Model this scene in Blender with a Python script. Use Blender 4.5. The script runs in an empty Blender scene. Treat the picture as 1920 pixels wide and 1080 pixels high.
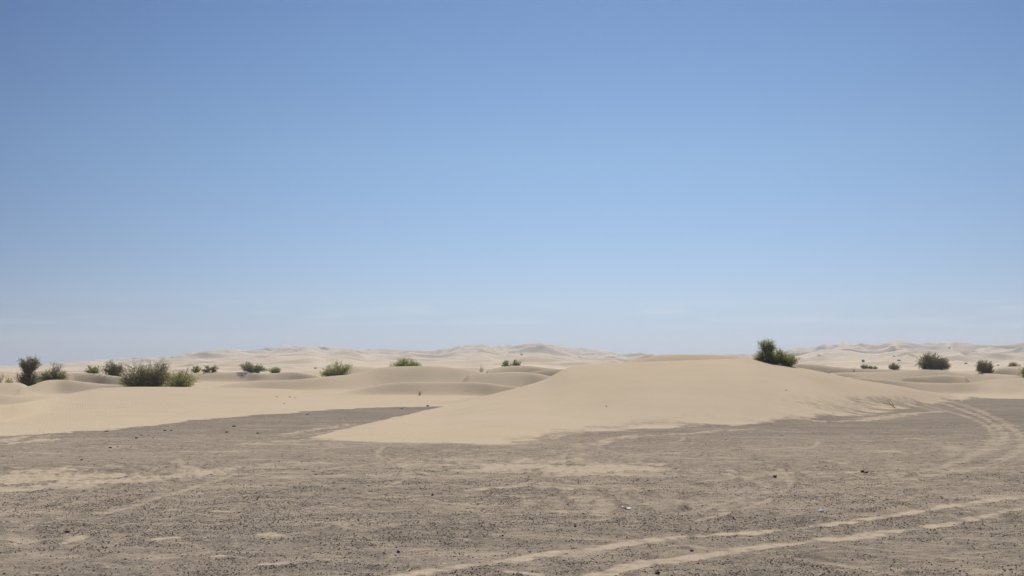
import bpy, math
import numpy as np
from math import radians as R

# ------------------------------------------------------------------ camera, light, sky
C = bpy.context.scene.collection
scn = bpy.context.scene
W_, H_, F_ = 1920.0, 1080.0, 1867.0           # photo size and focal length in photo pixels
EYE = 2.0                                      # camera height above the gravel flat
PITCH = math.atan(150.0 / F_)
cam_d = bpy.data.cameras.new('camera')
cam_d.sensor_width = 36.0
cam_d.lens = 36.0 * F_ / W_
cam_d.clip_start = 0.1
cam_d.clip_end = 20000
cam = bpy.data.objects.new('camera', cam_d)
cam.location = (0, 0, EYE)
cam.rotation_euler = (R(90) + PITCH, 0, 0)
C.objects.link(cam)
scn.camera = cam

SUN_EL, SUN_AZ = 52.0, 12.0                    # high sun, beyond the dunes and a little to the right
world = bpy.data.worlds.new('World')
scn.world = world
world.use_nodes = True
wn, wl = world.node_tree.nodes, world.node_tree.links
wn.clear()
wo = wn.new('ShaderNodeOutputWorld')
bg = wn.new('ShaderNodeBackground')
sky = wn.new('ShaderNodeTexSky')
sky.sky_type = 'NISHITA'
sky.sun_disc = False
sky.sun_elevation = R(SUN_EL)
sky.sun_rotation = R(SUN_AZ)
sky.altitude = 2000
sky.air_density = 1.0
sky.dust_density = 1.0
sky.ozone_density = 3.0
bg.inputs['Strength'].default_value = 0.096
# faint thin cloud streaks low over the horizon
tc = wn.new('ShaderNodeTexCoord')
sep = wn.new('ShaderNodeSeparateXYZ'); wl.new(tc.outputs['Generated'], sep.inputs[0])
ramp = wn.new('ShaderNodeValToRGB')             # dry air: less yellow low down, deeper blue high up
SKYGAIN = [(0.0, (.58, .66, .98)), (.05, (.63, .70, .98)), (.13, (1.0, .93, .98)), (.42, (1.16, 1.16, 1.10)), (.75, (.98, 1.10, 1.16))]
ramp.color_ramp.elements[0].position = 0; ramp.color_ramp.elements[1].position = SKYGAIN[-1][0]
for p_, c_ in SKYGAIN[1:-1]: ramp.color_ramp.elements.new(p_)
for e_, (p_, c_) in zip(ramp.color_ramp.elements, SKYGAIN): e_.position = p_; e_.color = (*[q * .75 * t_ for q, t_ in zip(c_, (.77, .925, 1.02))], 1)
zs = wn.new('ShaderNodeMath'); zs.operation = 'MULTIPLY'; zs.inputs[1].default_value = 2.0
wl.new(sep.outputs['Z'], zs.inputs[0]); wl.new(zs.outputs[0], ramp.inputs[0])
dt = wn.new('ShaderNodeVectorMath'); dt.operation = 'DOT_PRODUCT'     # brighter towards the sun's side
dt.inputs[1].default_value = (math.sin(R(4)), math.cos(R(4)), 0)
wl.new(tc.outputs['Generated'], dt.inputs[0])
azg = wn.new('ShaderNodeMapRange'); azg.inputs['From Min'].default_value = .7; azg.inputs['From Max'].default_value = 1
azg.inputs['To Min'].default_value = 0; azg.inputs['To Max'].default_value = 1
wl.new(dt.outputs['Value'], azg.inputs['Value'])
g1 = wn.new('ShaderNodeVectorMath'); g1.operation = 'MULTIPLY'; wl.new(sky.outputs[0], g1.inputs[0]); wl.new(ramp.outputs[0], g1.inputs[1])
azm = wn.new('ShaderNodeMix'); azm.data_type = 'RGBA'; wl.new(azg.outputs[0], azm.inputs['Factor'])
azm.inputs[6].default_value = (.16, .33, .52, 1); azm.inputs[7].default_value = (1.13, 1.13, 1.12, 1)
hsv = wn.new('ShaderNodeVectorMath'); hsv.operation = 'MULTIPLY'; wl.new(g1.outputs[0], hsv.inputs[0]); wl.new(azm.outputs[2], hsv.inputs[1])
mp = wn.new('ShaderNodeMapping'); mp.inputs['Scale'].default_value = (5, 5, 60)
wl.new(tc.outputs['Generated'], mp.inputs[0])
nz = wn.new('ShaderNodeTexNoise'); nz.inputs['Scale'].default_value = 1.6; nz.inputs['Detail'].default_value = 6
wl.new(mp.outputs[0], nz.inputs['Vector'])
cr = wn.new('ShaderNodeMapRange'); cr.inputs['From Min'].default_value = 0.52; cr.inputs['From Max'].default_value = 0.72
wl.new(nz.outputs['Fac'], cr.inputs['Value'])
b1 = wn.new('ShaderNodeMapRange'); b1.interpolation_type = 'SMOOTHSTEP'
b1.inputs['From Min'].default_value = 0.028; b1.inputs['From Max'].default_value = 0.045
wl.new(sep.outputs['Z'], b1.inputs['Value'])
b2 = wn.new('ShaderNodeMapRange'); b2.interpolation_type = 'SMOOTHSTEP'
b2.inputs['From Min'].default_value = 0.05; b2.inputs['From Max'].default_value = 0.075
b2.inputs['To Min'].default_value = 1; b2.inputs['To Max'].default_value = 0
wl.new(sep.outputs['Z'], b2.inputs['Value'])
m1 = wn.new('ShaderNodeMath'); m1.operation = 'MULTIPLY'; wl.new(b1.outputs[0], m1.inputs[0]); wl.new(b2.outputs[0], m1.inputs[1])
m2 = wn.new('ShaderNodeMath'); m2.operation = 'MULTIPLY'; wl.new(m1.outputs[0], m2.inputs[0]); wl.new(cr.outputs[0], m2.inputs[1])
m3 = wn.new('ShaderNodeMath'); m3.operation = 'MULTIPLY'; wl.new(m2.outputs[0], m3.inputs[0]); m3.inputs[1].default_value = 0.34
cm = wn.new('ShaderNodeMix'); cm.data_type = 'RGBA'
wl.new(m3.outputs[0], cm.inputs['Factor']); wl.new(hsv.outputs[0], cm.inputs[6]); cm.inputs[7].default_value = (7.5, 7.9, 8.6, 1)
wl.new(cm.outputs[2], bg.inputs['Color'])
wl.new(bg.outputs[0], wo.inputs['Surface'])

sun_d = bpy.data.lights.new('sun', 'SUN')
sun_d.energy = 4.8
sun_d.angle = R(0.5)
sun_d.color = (1.0, 0.96, 0.89)
sun = bpy.data.objects.new('sun', sun_d)
sun.rotation_euler = (R(90 - SUN_EL), 0, R(180 - SUN_AZ))
C.objects.link(sun)
scn.view_settings.view_transform = 'Standard'
scn.view_settings.look = 'None'
scn.view_settings.exposure = 0.12
scn.view_settings.gamma = 1.0
scn.cycles.volume_bounces = 0
scn.cycles.max_bounces = 5

# ------------------------------------------------------------------ helpers
rng = np.random.default_rng(11)
CP, SP = math.cos(PITCH), math.sin(PITCH)

def ray(u, v):
    r = (np.asarray(u, float) - 960) / F_; q = (540 - np.asarray(v, float)) / F_
    return r, CP - q * SP, SP + q * CP

def at(u, v, y):                               # point of the place seen at photo pixel (u, v), y metres away
    dx, dy, dz = ray(u, v)
    return dx / dy * y, y + 0 * dx, EYE + dz / dy * y

def flat(u, v):                                # the same on the level flat z = 0
    dx, dy, dz = ray(u, v)
    s = -EYE / dz
    return dx * s, dy * s

def bear(x, y):                                # bearing, expressed as the pixel column at the horizon
    return 960 + F_ * (x / np.maximum(y, 1e-3)) / CP

def sstep(a, b, x):
    t = np.clip((x - a) / (b - a), 0, 1)
    return t * t * (3 - 2 * t)

_perm = np.random.default_rng(5).permutation(4096)
_ga = np.random.default_rng(6).random(4096) * 2 * math.pi
_gx, _gy = np.cos(_ga), np.sin(_ga)
def perlin(x, y):
    xi = np.floor(x).astype(np.int64); yi = np.floor(y).astype(np.int64)
    xf = x - xi; yf = y - yi
    def g(ix, iy, dx, dy):
        h = _perm[(_perm[ix & 4095] + iy) & 4095]
        return _gx[h] * dx + _gy[h] * dy
    sx = xf * xf * xf * (xf * (xf * 6 - 15) + 10); sy = yf * yf * yf * (yf * (yf * 6 - 15) + 10)
    a = g(xi, yi, xf, yf); b = g(xi + 1, yi, xf - 1, yf)
    c = g(xi, yi + 1, xf, yf - 1); d = g(xi + 1, yi + 1, xf - 1, yf - 1)
    return ((a + (b - a) * sx) * (1 - sy) + (c + (d - c) * sx) * sy) * 1.5
def fbm(x, y, n=4, g=0.5):
    s = 0; a = 1.0
    for i in range(n):
        s = s + a * perlin(x * 2 ** i + 17.3 * i, y * 2 ** i - 9.1 * i); a *= g
    return s

def curve(xs, ys):                             # smooth monotone cubic through points
    xs = np.array(xs, float); ys = np.array(ys, float)
    o = np.argsort(xs); xs, ys = xs[o], ys[o]
    h = np.diff(xs); d = np.diff(ys) / h
    m = np.zeros_like(xs); m[0], m[-1] = d[0], d[-1]
    for i in range(1, len(xs) - 1):
        m[i] = 0 if d[i - 1] * d[i] <= 0 else 3 * (h[i - 1] + h[i]) / ((2 * h[i] + h[i - 1]) / d[i - 1] + (h[i] + 2 * h[i - 1]) / d[i])
    def f(x):
        x = np.clip(x, xs[0], xs[-1])
        i = np.clip(np.searchsorted(xs, x) - 1, 0, len(xs) - 2)
        t = (x - xs[i]) / h[i]
        return ((2 * t**3 - 3 * t**2 + 1) * ys[i] + (t**3 - 2 * t**2 + t) * h[i] * m[i]
                + (-2 * t**3 + 3 * t**2) * ys[i + 1] + (t**3 - t**2) * h[i] * m[i + 1])
    return f

# ------------------------------------------------------------------ the lie of the land
def soft(f, lo, hi, sg):
    us = np.arange(lo - 60, hi + 61, 2.0); v = f(us)
    n = int(3 * sg / 2) + 1; k = np.exp(-0.5 * (np.arange(-n, n + 1) * 2 / sg) ** 2); k /= k.sum()
    v = np.convolve(np.pad(v, n, mode='edge'), k, mode='valid')
    return lambda u: np.interp(u, us, v)

class Dune:
    """A sand ridge: crest through points (column, row, metres away), a front and a back foot."""
    def __init__(s, pts, wf, wb, layer, slip=0.0, tl=50, tr=50, foot=None):
        u, v, y = np.array(pts, float).T
        x, yy, z = at(u, v, y)
        ub = bear(x, y)
        s.lo, s.hi, s.tl, s.tr = ub.min(), ub.max(), tl, tr
        s.c = soft(curve(ub, y), s.lo, s.hi, 9 if layer != 1 else 22); s.z = soft(curve(ub, np.maximum(z, 0)), s.lo, s.hi, 6)
        if isinstance(wf, (list, tuple)):
            a = np.array(wf, float); s.wf = curve(a[:, 0], a[:, 1])
        else: s.wf = (lambda u, w=wf: w + 0 * u)
        if isinstance(wb, (list, tuple)):
            a = np.array(wb, float); s.wb = curve(a[:, 0], a[:, 1])
        else: s.wb = (lambda u, w=wb: w + 0 * u)
        s.foot = None
        if foot is not None:
            a = np.array(foot, float); fx, fy = flat(a[:, 0], a[:, 1]); s.foot = soft(curve(bear(fx, fy), fy), s.lo, s.hi, 18)
        if isinstance(slip, (list, tuple)):
            a = np.array(slip, float); s.sl = curve(a[:, 0], a[:, 1])
        else: s.sl = (lambda u, w=slip: w + 0 * u)
        s.layer = layer
    def h(s, x, y):
        u = bear(x, y)
        n = perlin(x * 0.09 + s.lo, y * 0.09) * 0.9
        c = s.c(u) + n * 0.6; z = s.z(u)
        z = z * sstep(s.lo - s.tl, s.lo + 2, u) * (1 - sstep(s.hi - 2, s.hi + s.tr, u))
        wf = s.wf(u)
        if s.foot is not None: wf = np.maximum(c - s.foot(u), 1.2)
        wf = wf * (1 + 0.25 * perlin(x * 0.15 + 7, s.lo + y * 0.05))
        tf = np.clip((c - y) / wf, 0, 1); tb = np.clip((y - c) / s.wb(u), 0, 1)
        rnd = 0.5 + 0.5 * np.cos(math.pi * tf)
        lin = 1 - tf
        slp = np.where(lin < 0.25, lin * lin * 2.0, lin - 0.125) / 0.875   # straight slip face with an eased foot
        sl = s.sl(u)
        front = sl * slp + (1 - sl) * (0.6 * rnd + 0.4 * lin)
        back = 0.5 + 0.5 * np.cos(math.pi * tb)
        back = sl * (0.55 * back + 0.45 * (1 - tb)) + (1 - sl) * back
        return np.where(y < 4, 0, z * np.where(y < c, front, back))

MAIN_FOOT = [(560, 826), (620, 828), (700, 832), (800, 834), (920, 837), (985, 834), (1040, 815), (1150, 808), (1280, 801),
             (1400, 797), (1500, 790), (1560, 784), (1640, 775), (1700, 765), (1740, 757), (1795, 750)]
MAIN_BACK = [(560, 828), (590, 820), (650, 805), (700, 792), (740, 783), (780, 775), (830, 763)]
REAR_EDGE = [(-300, 842), (-100, 828), (0, 819), (100, 812), (190, 807), (320, 794), (400, 785), (480, 779), (560, 773), (650, 767),
             (750, 763), (830, 762), (1000, 762), (1500, 745), (1795, 742), (1822, 743), (1882, 746.7), (1920, 747), (2200, 752)]
DUNES = [
 # layer 1: the big dune, its rear crown
 Dune([(560,827,27.6),(590,822,28.3),(650,806,31.5),(700,793,34.4),(740,784,37.6),(780,775.5,41.5),(830,763,47),(869,753,49),(909,743,50.5),
       (944,733.5,52.5),(973,726.5,54),(1011,715.5,56),(1029,708,57.5),(1040,701.5,58),(1053,694.5,59),(1069,688,60),(1100,683,60),(1168,680,60),
       (1240,677,59),(1300,675,58),(1361,673,58),(1405,672.5,58.5),(1450,681,58.5),(1483,686.7,58),(1517,692.5,58),(1550,699,58),(1583,706.5,58.5),
       (1617,713,59),(1650,718,60),(1682,723,61),(1738,734,63.5),(1782,741,66.5),(1795,744.5,68.5)],
      8, [(500,2),(700,2.2),(850,5),(1000,6),(1100,8),(1400,10),(1700,9),(1800,9)], 1, tl=20, tr=20, foot=MAIN_FOOT),
 Dune([(1140,686,70),(1168,680,71),(1205,672,72),(1239,666,72),(1294,664.5,72),(1361,666,71),(1405,672.5,69),(1440,681,67)], 8, 14, 1, tl=30, tr=30),
 # layer 2: the left dune
 Dune([(-260,774,35),(-60,768,36.5),(0,761,38.5),(33,757,41.5),(73,750,47),(111,742,53.5),(144,735.5,58),(190,728,62),(240,725.6,64),(300,725.4,65),(378,726,65),
       (430,727,65),(483,728,65),(539,730,65),(583,735,65),(639,742,64),(683,748,62),(740,756,60)],
      [(-260,2.2),(20,2.6),(60,4.5),(90,8),(120,13),(200,20),(300,20),(420,18),(600,14),(740,8)], 10, 2, slip=[(-260,.8),(30,.8),(120,0),(800,0)], tl=200, tr=40),
 # layer 3: dunes of the middle distance
 Dune([(-200,735,60),(0,739,56),(22,741,56),(50,744,56),(100,740,58),(140,737,62)], 2.2, 7, 3, slip=.7, tl=200, tr=30),
 Dune([(-100,716,80),(0,718,76),(20,717.5,76),(40,719,76)], 5, 9, 3, tl=100, tr=40),
 Dune([(38,727,74),(56,724,75),(73,717,76),(89,712.5,77),(107,711.6,78),(133,713,78),(167,717,78),(200,720,78),(229,722,77),(260,726,76)],
      [(38,3),(90,2.4),(130,2.0),(260,1.8)], 12, 3, slip=.75, tl=20, tr=30),
 Dune([(90,711,96),(115,704,98),(138,700,100),(156,699.3,100),(178,700,100),(200,703,99),(233,707,98),(262,712,96)], 2.4, 14, 3, slip=.8, tl=20, tr=30),
 Dune([(300,707,128),(363,699,130),(417,698,130),(461,698,130),(494,700,128),(517,699.5,128),(543,697,128),(572,700,126),(594,704,124)],
      [(300,3.2),(417,3.2),(480,2.8),(600,3)], 18, 3, slip=.8, tl=40, tr=30),
 Dune([(383,730,86),(410,724,87),(439,719,88),(483,713.5,90),(539,712.5,91),(572,710,92),(594,708,93),(617,705.5,94),(650,702.5,96),(675,698,98),
       (697,691.5,100),(728,688,101),(789,686,102),(833,687.5,102),(870,692,101),(905,698,100)],
      [(383,1.9),(483,2.1),(560,2.5),(640,4.5),(700,6.5),(850,6.5),(905,5)], 16, 3, slip=[(383,.8),(600,.7),(700,.3),(905,.3)], tl=20, tr=25),
 Dune([(880,702,96),(911,699.5,95.5),(944,698,95),(967,697,95),(1000,699.5,94.5),(1015,701.5,94),(1031,705,94),(1045,709,94)],
      [(880,5),(967,4),(1000,3),(1045,3)], 12, 3, slip=.7, tl=30, tr=30),
 Dune([(915,693,124),(945,687,126),(967,685.5,127),(985,685.5,127),(1011,688,126),(1040,692,124),(1060,695,122)], 4.5, 16, 3, slip=.3, tl=20, tr=30),
 Dune([(985,699,112),(1010,694.5,112),(1031,692.5,112),(1052,692,112),(1080,693,112)], 2.4, 14, 3, slip=.6, tl=10, tr=30),
 Dune([(630,741,71),(650,735,72),(672,729,73),(700,722.5,74),(717,719.5,74.5),(733,717.8,75),(789,716,75.5),(856,716,75.5),(905,717.5,74),(922,719,73),
       (944,722.5,72),(973,725.5,70),(1000,729,69)],
      [(630,1.8),(700,2.2),(760,2.4),(800,2.6),(860,2.2),(922,2.2),(1000,1.8)], 12, 3, slip=.85, tl=12, tr=30),
 Dune([(800,757,55),(833,752.5,56),(869,748,57),(909,742,59),(950,736,60)], 2, 6, 3, slip=.4, tl=40, tr=30),
 Dune([(640,691,150),(670,687,150),(690,688,150),(720,692,150)], 8, 20, 3, tl=30, tr=30),
 # right of the big dune
 Dune([(1540,707,76),(1587,706.6,77),(1649,711,78),(1704,715.6,79),(1749,718,79),(1782,718.6,79),(1816,717.6,80),(1871,711,82),(1920,709,84),(2100,706,88)],
      [(1560,1.8),(1700,2.0),(1782,2.2),(1830,3.5),(1880,8),(2100,9)], 14, 3, slip=.8, tl=20, tr=200),
 Dune([(1530,704,98),(1557,700.5,98),(1575,698.3,98),(1590,698,98),(1605,701,97),(1625,706,96)], 2.8, 10, 3, slip=.4, tl=20, tr=20),
 Dune([(1560,699,112),(1600,698,114),(1650,697.5,115),(1716,693,116),(1740,692,116),(1771,694.5,115),(1804,699,113),(1849,700,110),(1900,703,106)],
      [(1560,5),(1716,6),(1800,3),(1900,4)], 14, 3, slip=.4, tl=40, tr=60),
 Dune([(1690,707,92),(1730,705,93),(1771,702.5,93),(1790,703.5,93),(1810,706,92)], 2.4, 10, 3, slip=.5, tl=20, tr=20),
 Dune([(1835,701,118),(1862,694,120),(1880,689.5,121),(1900,689.5,121),(1920,692,120),(1980,697,118)], 3.4, 14, 3, slip=.5, tl=20, tr=40),
 Dune([(1478,684,142),(1500,681.7,144),(1533,683,144),(1558,686.7,143),(1600,690.5,141),(1650,692,140),(1700,693,140),(1760,694,140)],
      [(1478,4),(1533,4),(1560,3),(1760,3)], 22, 3, slip=.7, tl=30, tr=60),
 Dune([(0,706,118),(-80,700,120),(-200,700,120)], 5, 14, 3, tl=200, tr=40),
]

FAR = [(-900,672),(-500,668),(-250,676),(-60,686),(0,688),(60,684.5),(100,681),(150,678),(240,672.5),(300,670),(330,668),(345,663.5),(370,660),(400,656.5),(430,655),(470,656.5),
       (520,651),(545,649),(600,649.5),(640,651.5),(690,655),(720,653.5),(760,656),(790,657),(820,655.5),(870,648),(910,646.5),(960,648),(990,643.5),
       (1010,643),(1040,647),(1090,653),(1130,657.5),(1180,663.5),(1210,662),(1240,665.5),(1300,665),(1350,664),(1400,663),(1450,657),(1480,655),(1520,650.5),(1545,647.5),
       (1575,643.5),(1640,645.5),(1680,638.5),(1700,641),(1720,643.5),(1760,643),(1790,640.5),(1850,646.5),(1890,646),(1920,644),(2100,650),(2400,655),(2900,668)]
fa = np.array(FAR, float)
_fx, _fy, _fz = at(fa[:, 0], fa[:, 1], 1000.0)
far_tan = curve(bear(_fx, _fy), (_fz - EYE) / 1000.0)

# wind- and wheel-laid sand on the gravel: (points in photo pixels on the flat), half width in m, strength, rut depth in m
T = [
 ([(1720,878),(1560,893),(1400,905),(1250,918),(1100,932)], .12, .5, .04), ([(1880,864),(1750,890),(1600,910),(1440,925),(1280,938)], .13, .5, .04),
 ([(1920,872),(1780,900),(1620,925),(1480,945),(1330,962)], .12, .45, .04), ([(1700,900),(1550,922),(1400,945),(1250,968)], .11, .45, .04), ([(1920,890),(1760,925),(1600,950),(1440,972),(1300,992)], .12, .4, .04),
 ([(1480,842),(1640,836),(1760,822),(1800,808)], .2, .4, .03), ([(1500,868),(1600,862),(1700,852),(1750,842)], .16, .5, .03), ([(1440,830),(1560,826),(1680,815)], .25, .35, .02),
 ([(1540,1072),(1660,1060),(1780,1040),(1900,1030)], .07, .5, .02), ([(1600,1085),(1720,1068),(1840,1062)], .08, .5, .02), ([(0,1052),(90,1040),(160,1012)], .1, .5, .03), ([(20,975),(50,1000),(60,1040)], .12, .5, .03),
 ([(600,1105),(740,1083),(860,1063),(960,1051),(1060,1033),(1110,1031),(1170,1021),(1250,1009),(1360,1003),(1440,997),(1540,985),(1640,972),(1740,955),(1830,941),(1920,930),(2050,918),(2300,900)], .135, .88, .05),
 ([(900,1125),(1050,1098),(1120,1080),(1200,1058),(1300,1045),(1390,1032),(1450,1022),(1560,1012),(1650,1000),(1760,985),(1860,965),(1920,954),(2100,935),(2350,912)], .14, .84, .05),
 ([(1235,1008),(1290,1022),(1270,1030)], .10, .6, .0),
 ([(1680,742),(1727,757),(1773,770),(1817,783),(1847,797),(1862,810),(1863,823),(1850,837),(1823,852),(1790,867),(1757,877),(1707,887),(1640,893)], .17, .66, .05),
 ([(1700,738),(1760,753),(1807,770),(1847,785),(1873,803),(1883,817),(1873,833),(1840,850),(1800,865),(1740,880),(1680,890)], .17, .70, .05),
 ([(1740,742),(1807,760),(1857,780),(1887,797),(1910,813),(1920,830),(1913,843),(1883,860),(1840,875),(1773,887),(1707,897),(1600,905)], .17, .66, .05),
 ([(1770,745),(1833,767),(1887,792),(1920,803),(1960,822),(1965,840),(1930,858)], .15, .55, .04),
 ([(1600,728),(1660,745),(1720,762),(1760,772)], .3, .5, .01),
 ([(1083,930),(1100,944),(1092,962)], .10, .5, .02), ([(1110,930),(1133,946),(1122,966)], .15, .62, .03),
 ([(1150,926),(1168,934),(1180,946)], .13, .6, .03), ([(1200,930),(1228,948),(1222,962)], .14, .6, .03),
 ([(1248,930),(1264,944),(1270,950)], .15, .6, .02), ([(1010,936),(1045,946),(1062,962)], .12, .5, .02),
 ([(930,950),(985,958),(1010,966)], .10, .5, .0), ([(1020,953),(1060,962)], .12, .7, .0),
 ([(760,872),(850,873),(960,868),(1060,866),(1130,872)], .55, .75, .0), ([(880,882),(1000,886),(1110,889),(1200,884)], .55, .8, .0),
 ([(960,874),(1060,880),(1190,878)], 1.1, .95, .0), ([(600,833),(700,837),(800,839)], .3, .5, .0), ([(840,842),(930,843),(1000,838)], .3, .6, .0), ([(700,862),(800,867),(900,864)], .5, .6, .0), ([(1200,1036),(1260,1024),(1300,1026)], .1, .6, .0),
 ([(880,920),(960,914),(1060,917),(1130,918),(1200,920)], .16, .9, .0), ([(1040,909),(1120,912),(1180,912)], .12, .7, .0),
 ([(640,878),(700,882),(760,884)], .4, .5, .0), ([(560,895),(600,898),(640,892)], .3, .5, .0), 
 ([(500,906),(570,905)], .22, .5, .0), ([(545,896),(580,903),(620,912)], .12, .5, .02),
 ([(-100,905),(0,902),(60,897),(110,899)], 1.5, 1.0, .0), ([(-60,925),(0,918),(90,914),(160,908),(220,903),(320,893),(400,884)], .6, .85, .0),
 ([(100,913),(190,905),(260,897),(330,890),(400,881),(460,874)], .2, .7, .0), ([(0,944),(60,938),(120,931)], .13, .6, .0),
 ([(390,887),(430,880),(475,874),(500,871)], .3, .65, .0), ([(380,864),(410,862),(400,855),(340,858)], .25, .5, .0),
 ([(-40,833),(0,831.5),(25,830.5),(60,827),(95,823.5)], .42, .95, .0), ([(24,830),(20,826),(32,821.5),(45,819)], .3, .8, .0), ([(78,825),(82,820),(90,817)], .3, .7, .0),
 ([(45,838),(70,846),(110,852),(150,853)], .2, .5, .0), ([(110,832),(140,841),(170,845)], .2, .4, .0),
 ([(470,831),(550,826),(600,824)], .35, .8, .0), ([(552,829),(613,822),(650,818)], .3, .7, .0), ([(535,814),(600,804),(660,796)], .28, .8, .0),
 ([(560,820),(610,812),(650,808)], .22, .7, .0), ([(500,822),(540,818),(580,809)], .2, .5, .0),
 ([(1127,834),(1143,823),(1200,818),(1293,813),(1349,808),(1400,806)], .26, .8, .0), ([(1030,822),(1080,812),(1210,804),(1300,801)], .26, .8, .0),
 ([(1074,830),(1085,840),(1096,855)], .2, .6, .02), ([(1121,842),(1160,850),(1202,863)], .18, .65, .02), ([(1030,844),(1065,850),(1085,858)], .2, .5, .02),
 ([(1090,858),(1110,845),(1127,834)], .14, .5, .0), ([(960,842),(1040,836),(1110,832)], .2, .5, .0),
 ([(1370,855),(1400,851),(1440,845)], .2, .5, .0), ([(1280,908),(1340,901),(1400,897),(1440,894)], .12, .6, .0), ([(1320,917),(1440,910),(1520,905)], .1, .5, .0),
 ([(1660,846),(1710,851),(1720,849)], .25, .8, .0), ([(1560,862),(1585,864),(1583,870)], .16, .7, .0), ([(1783,838),(1793,847),(1780,856)], .3, .6, .02),
 ([(1600,885),(1615,884)], .2, .8, .0), ([(1440,855),(1500,858),(1560,854)], .3, .4, .0),
 ([(1720,913),(1760,905),(1800,895)], .2, .5, .0), ([(1580,934),(1617,935)], .09, .7, .0), ([(1850,903),(1890,908),(1920,911)], .1, .6, .0),
 ([(1440,787),(1560,790),(1640,786),(1700,776),(1760,772)], .5, .8, .0),
 ([(1690,1042),(1740,1047),(1800,1050)], .05, .7, .0), ([(1600,1036),(1650,1030)], .05, .6, .0), ([(1800,1030),(1850,1022)], .05, .5, .0),
 ([(660,1030),(680,1034)], .09, .8, .0), ([(490,1001),(520,1002)], .10, .9, .0), ([(640,989),(650,992)], .08, .8, .0), ([(740,988),(770,980)], .06, .5, .0),
 ([(118,1020),(155,1010)], .09, .8, .0), ([(300,1011),(325,1009)], .08, .9, .0), ([(400,1049),(420,1048)], .06, .9, .0), ([(60,985),(90,983)], .09, .7, .0), ([(0,1005),(40,1010)], .09, .6, .0),
 ([(490,1058),(530,1057)], .05, .9, .0), ([(205,1022),(235,1003)], .10, .5, .02), ([(400,959),(430,960)], .07, .7, .0), ([(310,957),(330,956)], .07, .8, .0),
 ([(590,1052),(620,1052)], .05, .7, .0), ([(70,1074),(100,1077)], .05, .7, .0), ([(960,1072),(1010,1077)], .06, .9, .0),
]

DUSTY = [([(610,827),(700,830),(800,832),(920,835),(985,832)], .3, .55), ([(640,807),(700,794),(760,781)], .25, .45), ([(860,824),(940,826),(1000,822)], .25, .3),
 ([(1480,752),(1560,748),(1620,751),(1690,757)], .8, .42), ([(1540,764),(1640,759),(1720,753)], .7, .40), ([(1600,748),(1700,746)], .8, .30),
 ([(1180,792),(1250,783),(1300,777),(1350,776)], .8, .36), ([(1120,800),(1200,797),(1270,793)], .6, .40), ([(1400,789),(1450,786),(1500,785)], .5, .42), ([(980,822),(1060,806),(1120,803)], .7, .40),
 ([(780,787),(820,784),(840,782)], .22, .30), ([(1040,818),(1120,811),(1210,806)], .4, .45), ([(1480,778),(1560,771),(1640,766)], .6, .35)]

def polydist(x, y, px, py):
    d = np.full(x.shape, 1e9)
    for i in range(len(px) - 1):
        ax, ay, bx, by = px[i], py[i], px[i + 1], py[i + 1]
        L = (bx - ax) ** 2 + (by - ay) ** 2 + 1e-9
        t = np.clip(((x - ax) * (bx - ax) + (y - ay) * (by - ay)) / L, 0, 1)
        d = np.minimum(d, np.hypot(x - ax - t * (bx - ax), y - ay - t * (by - ay)))
    return d

def smooth_line(pts, n=6):                     # Catmull-Rom through the points on the flat
    p = np.array(pts, float); X, Y = flat(p[:, 0], p[:, 1]); q = np.stack([X, Y], 1)
    q = np.vstack([2 * q[0] - q[1], q, 2 * q[-1] - q[-2]])
    out = []
    for i in range(1, len(q) - 2):
        for t in np.arange(n) / n:
            out.append(0.5 * (2 * q[i] + (q[i + 1] - q[i - 1]) * t + (2 * q[i - 1] - 5 * q[i] + 4 * q[i + 1] - q[i + 2]) * t**2
                              + (3 * q[i] - q[i - 1] - 3 * q[i + 1] + q[i + 2]) * t**3))
    out.append(q[-2])
    return np.array(out)
TRK = [(smooth_line(p), w, s, r) for p, w, s, r in T]
_g = np.random.default_rng(77)                  # older, half-buried wheel marks criss-crossing the flat
for _ in range(96):
    cx, cy = _g.uniform(-9, 9), _g.uniform(11, 33)
    if _ < 34: cx, cy = _g.normal(-1.5, 3.4), _g.uniform(13, 25)
    hd = _g.uniform(0, math.pi) if _ % 3 else _g.normal(0.1, .25); kv = _g.normal(0, .12); L0 = _g.uniform(2.5, 9); q_ = []
    for k_ in range(16):
        q_.append((cx, cy)); cx += math.cos(hd) * L0 / 15; cy += math.sin(hd) * L0 / 15; hd += kv * L0 / 15
    q_ = np.array(q_); w_, s_ = _g.uniform(.07, .13), _g.uniform(.35, .72)
    TRK.append((q_, w_, s_, .045))
    if _ % 2: TRK.append((q_ + np.array([-math.sin(hd), math.cos(hd)]) * 1.45, w_, s_ * .8, .04))
for k_ in range(8):                              # long sweeping turns towards the bend at the right
    u_ = np.array([1000, 1200, 1400, 1600, 1760, 1860]) + 18 * k_; v_ = np.array([893, 888, 880, 868, 850, 826]) + np.array([9, 7.5, 6, 4.5, 3, 2]) * k_
    TRK.append((smooth_line(list(zip(u_, v_))), .10 + .02 * (k_ % 3), .34 + .06 * (k_ % 4), .04))
_x0, _y0 = flat(1165, 946)                       # the fan of curved tread marks in the middle
for k_ in range(9):
    t_ = np.linspace(-.8, .8, 9); a_ = -1.75 + .42 * k_
    TRK.append((np.stack([_x0 + a_ * .95 + .32 * np.cos(t_ * 1.5), _y0 + t_ * 1.15 - .1 * a_], 1), .10, .55, .03))

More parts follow.
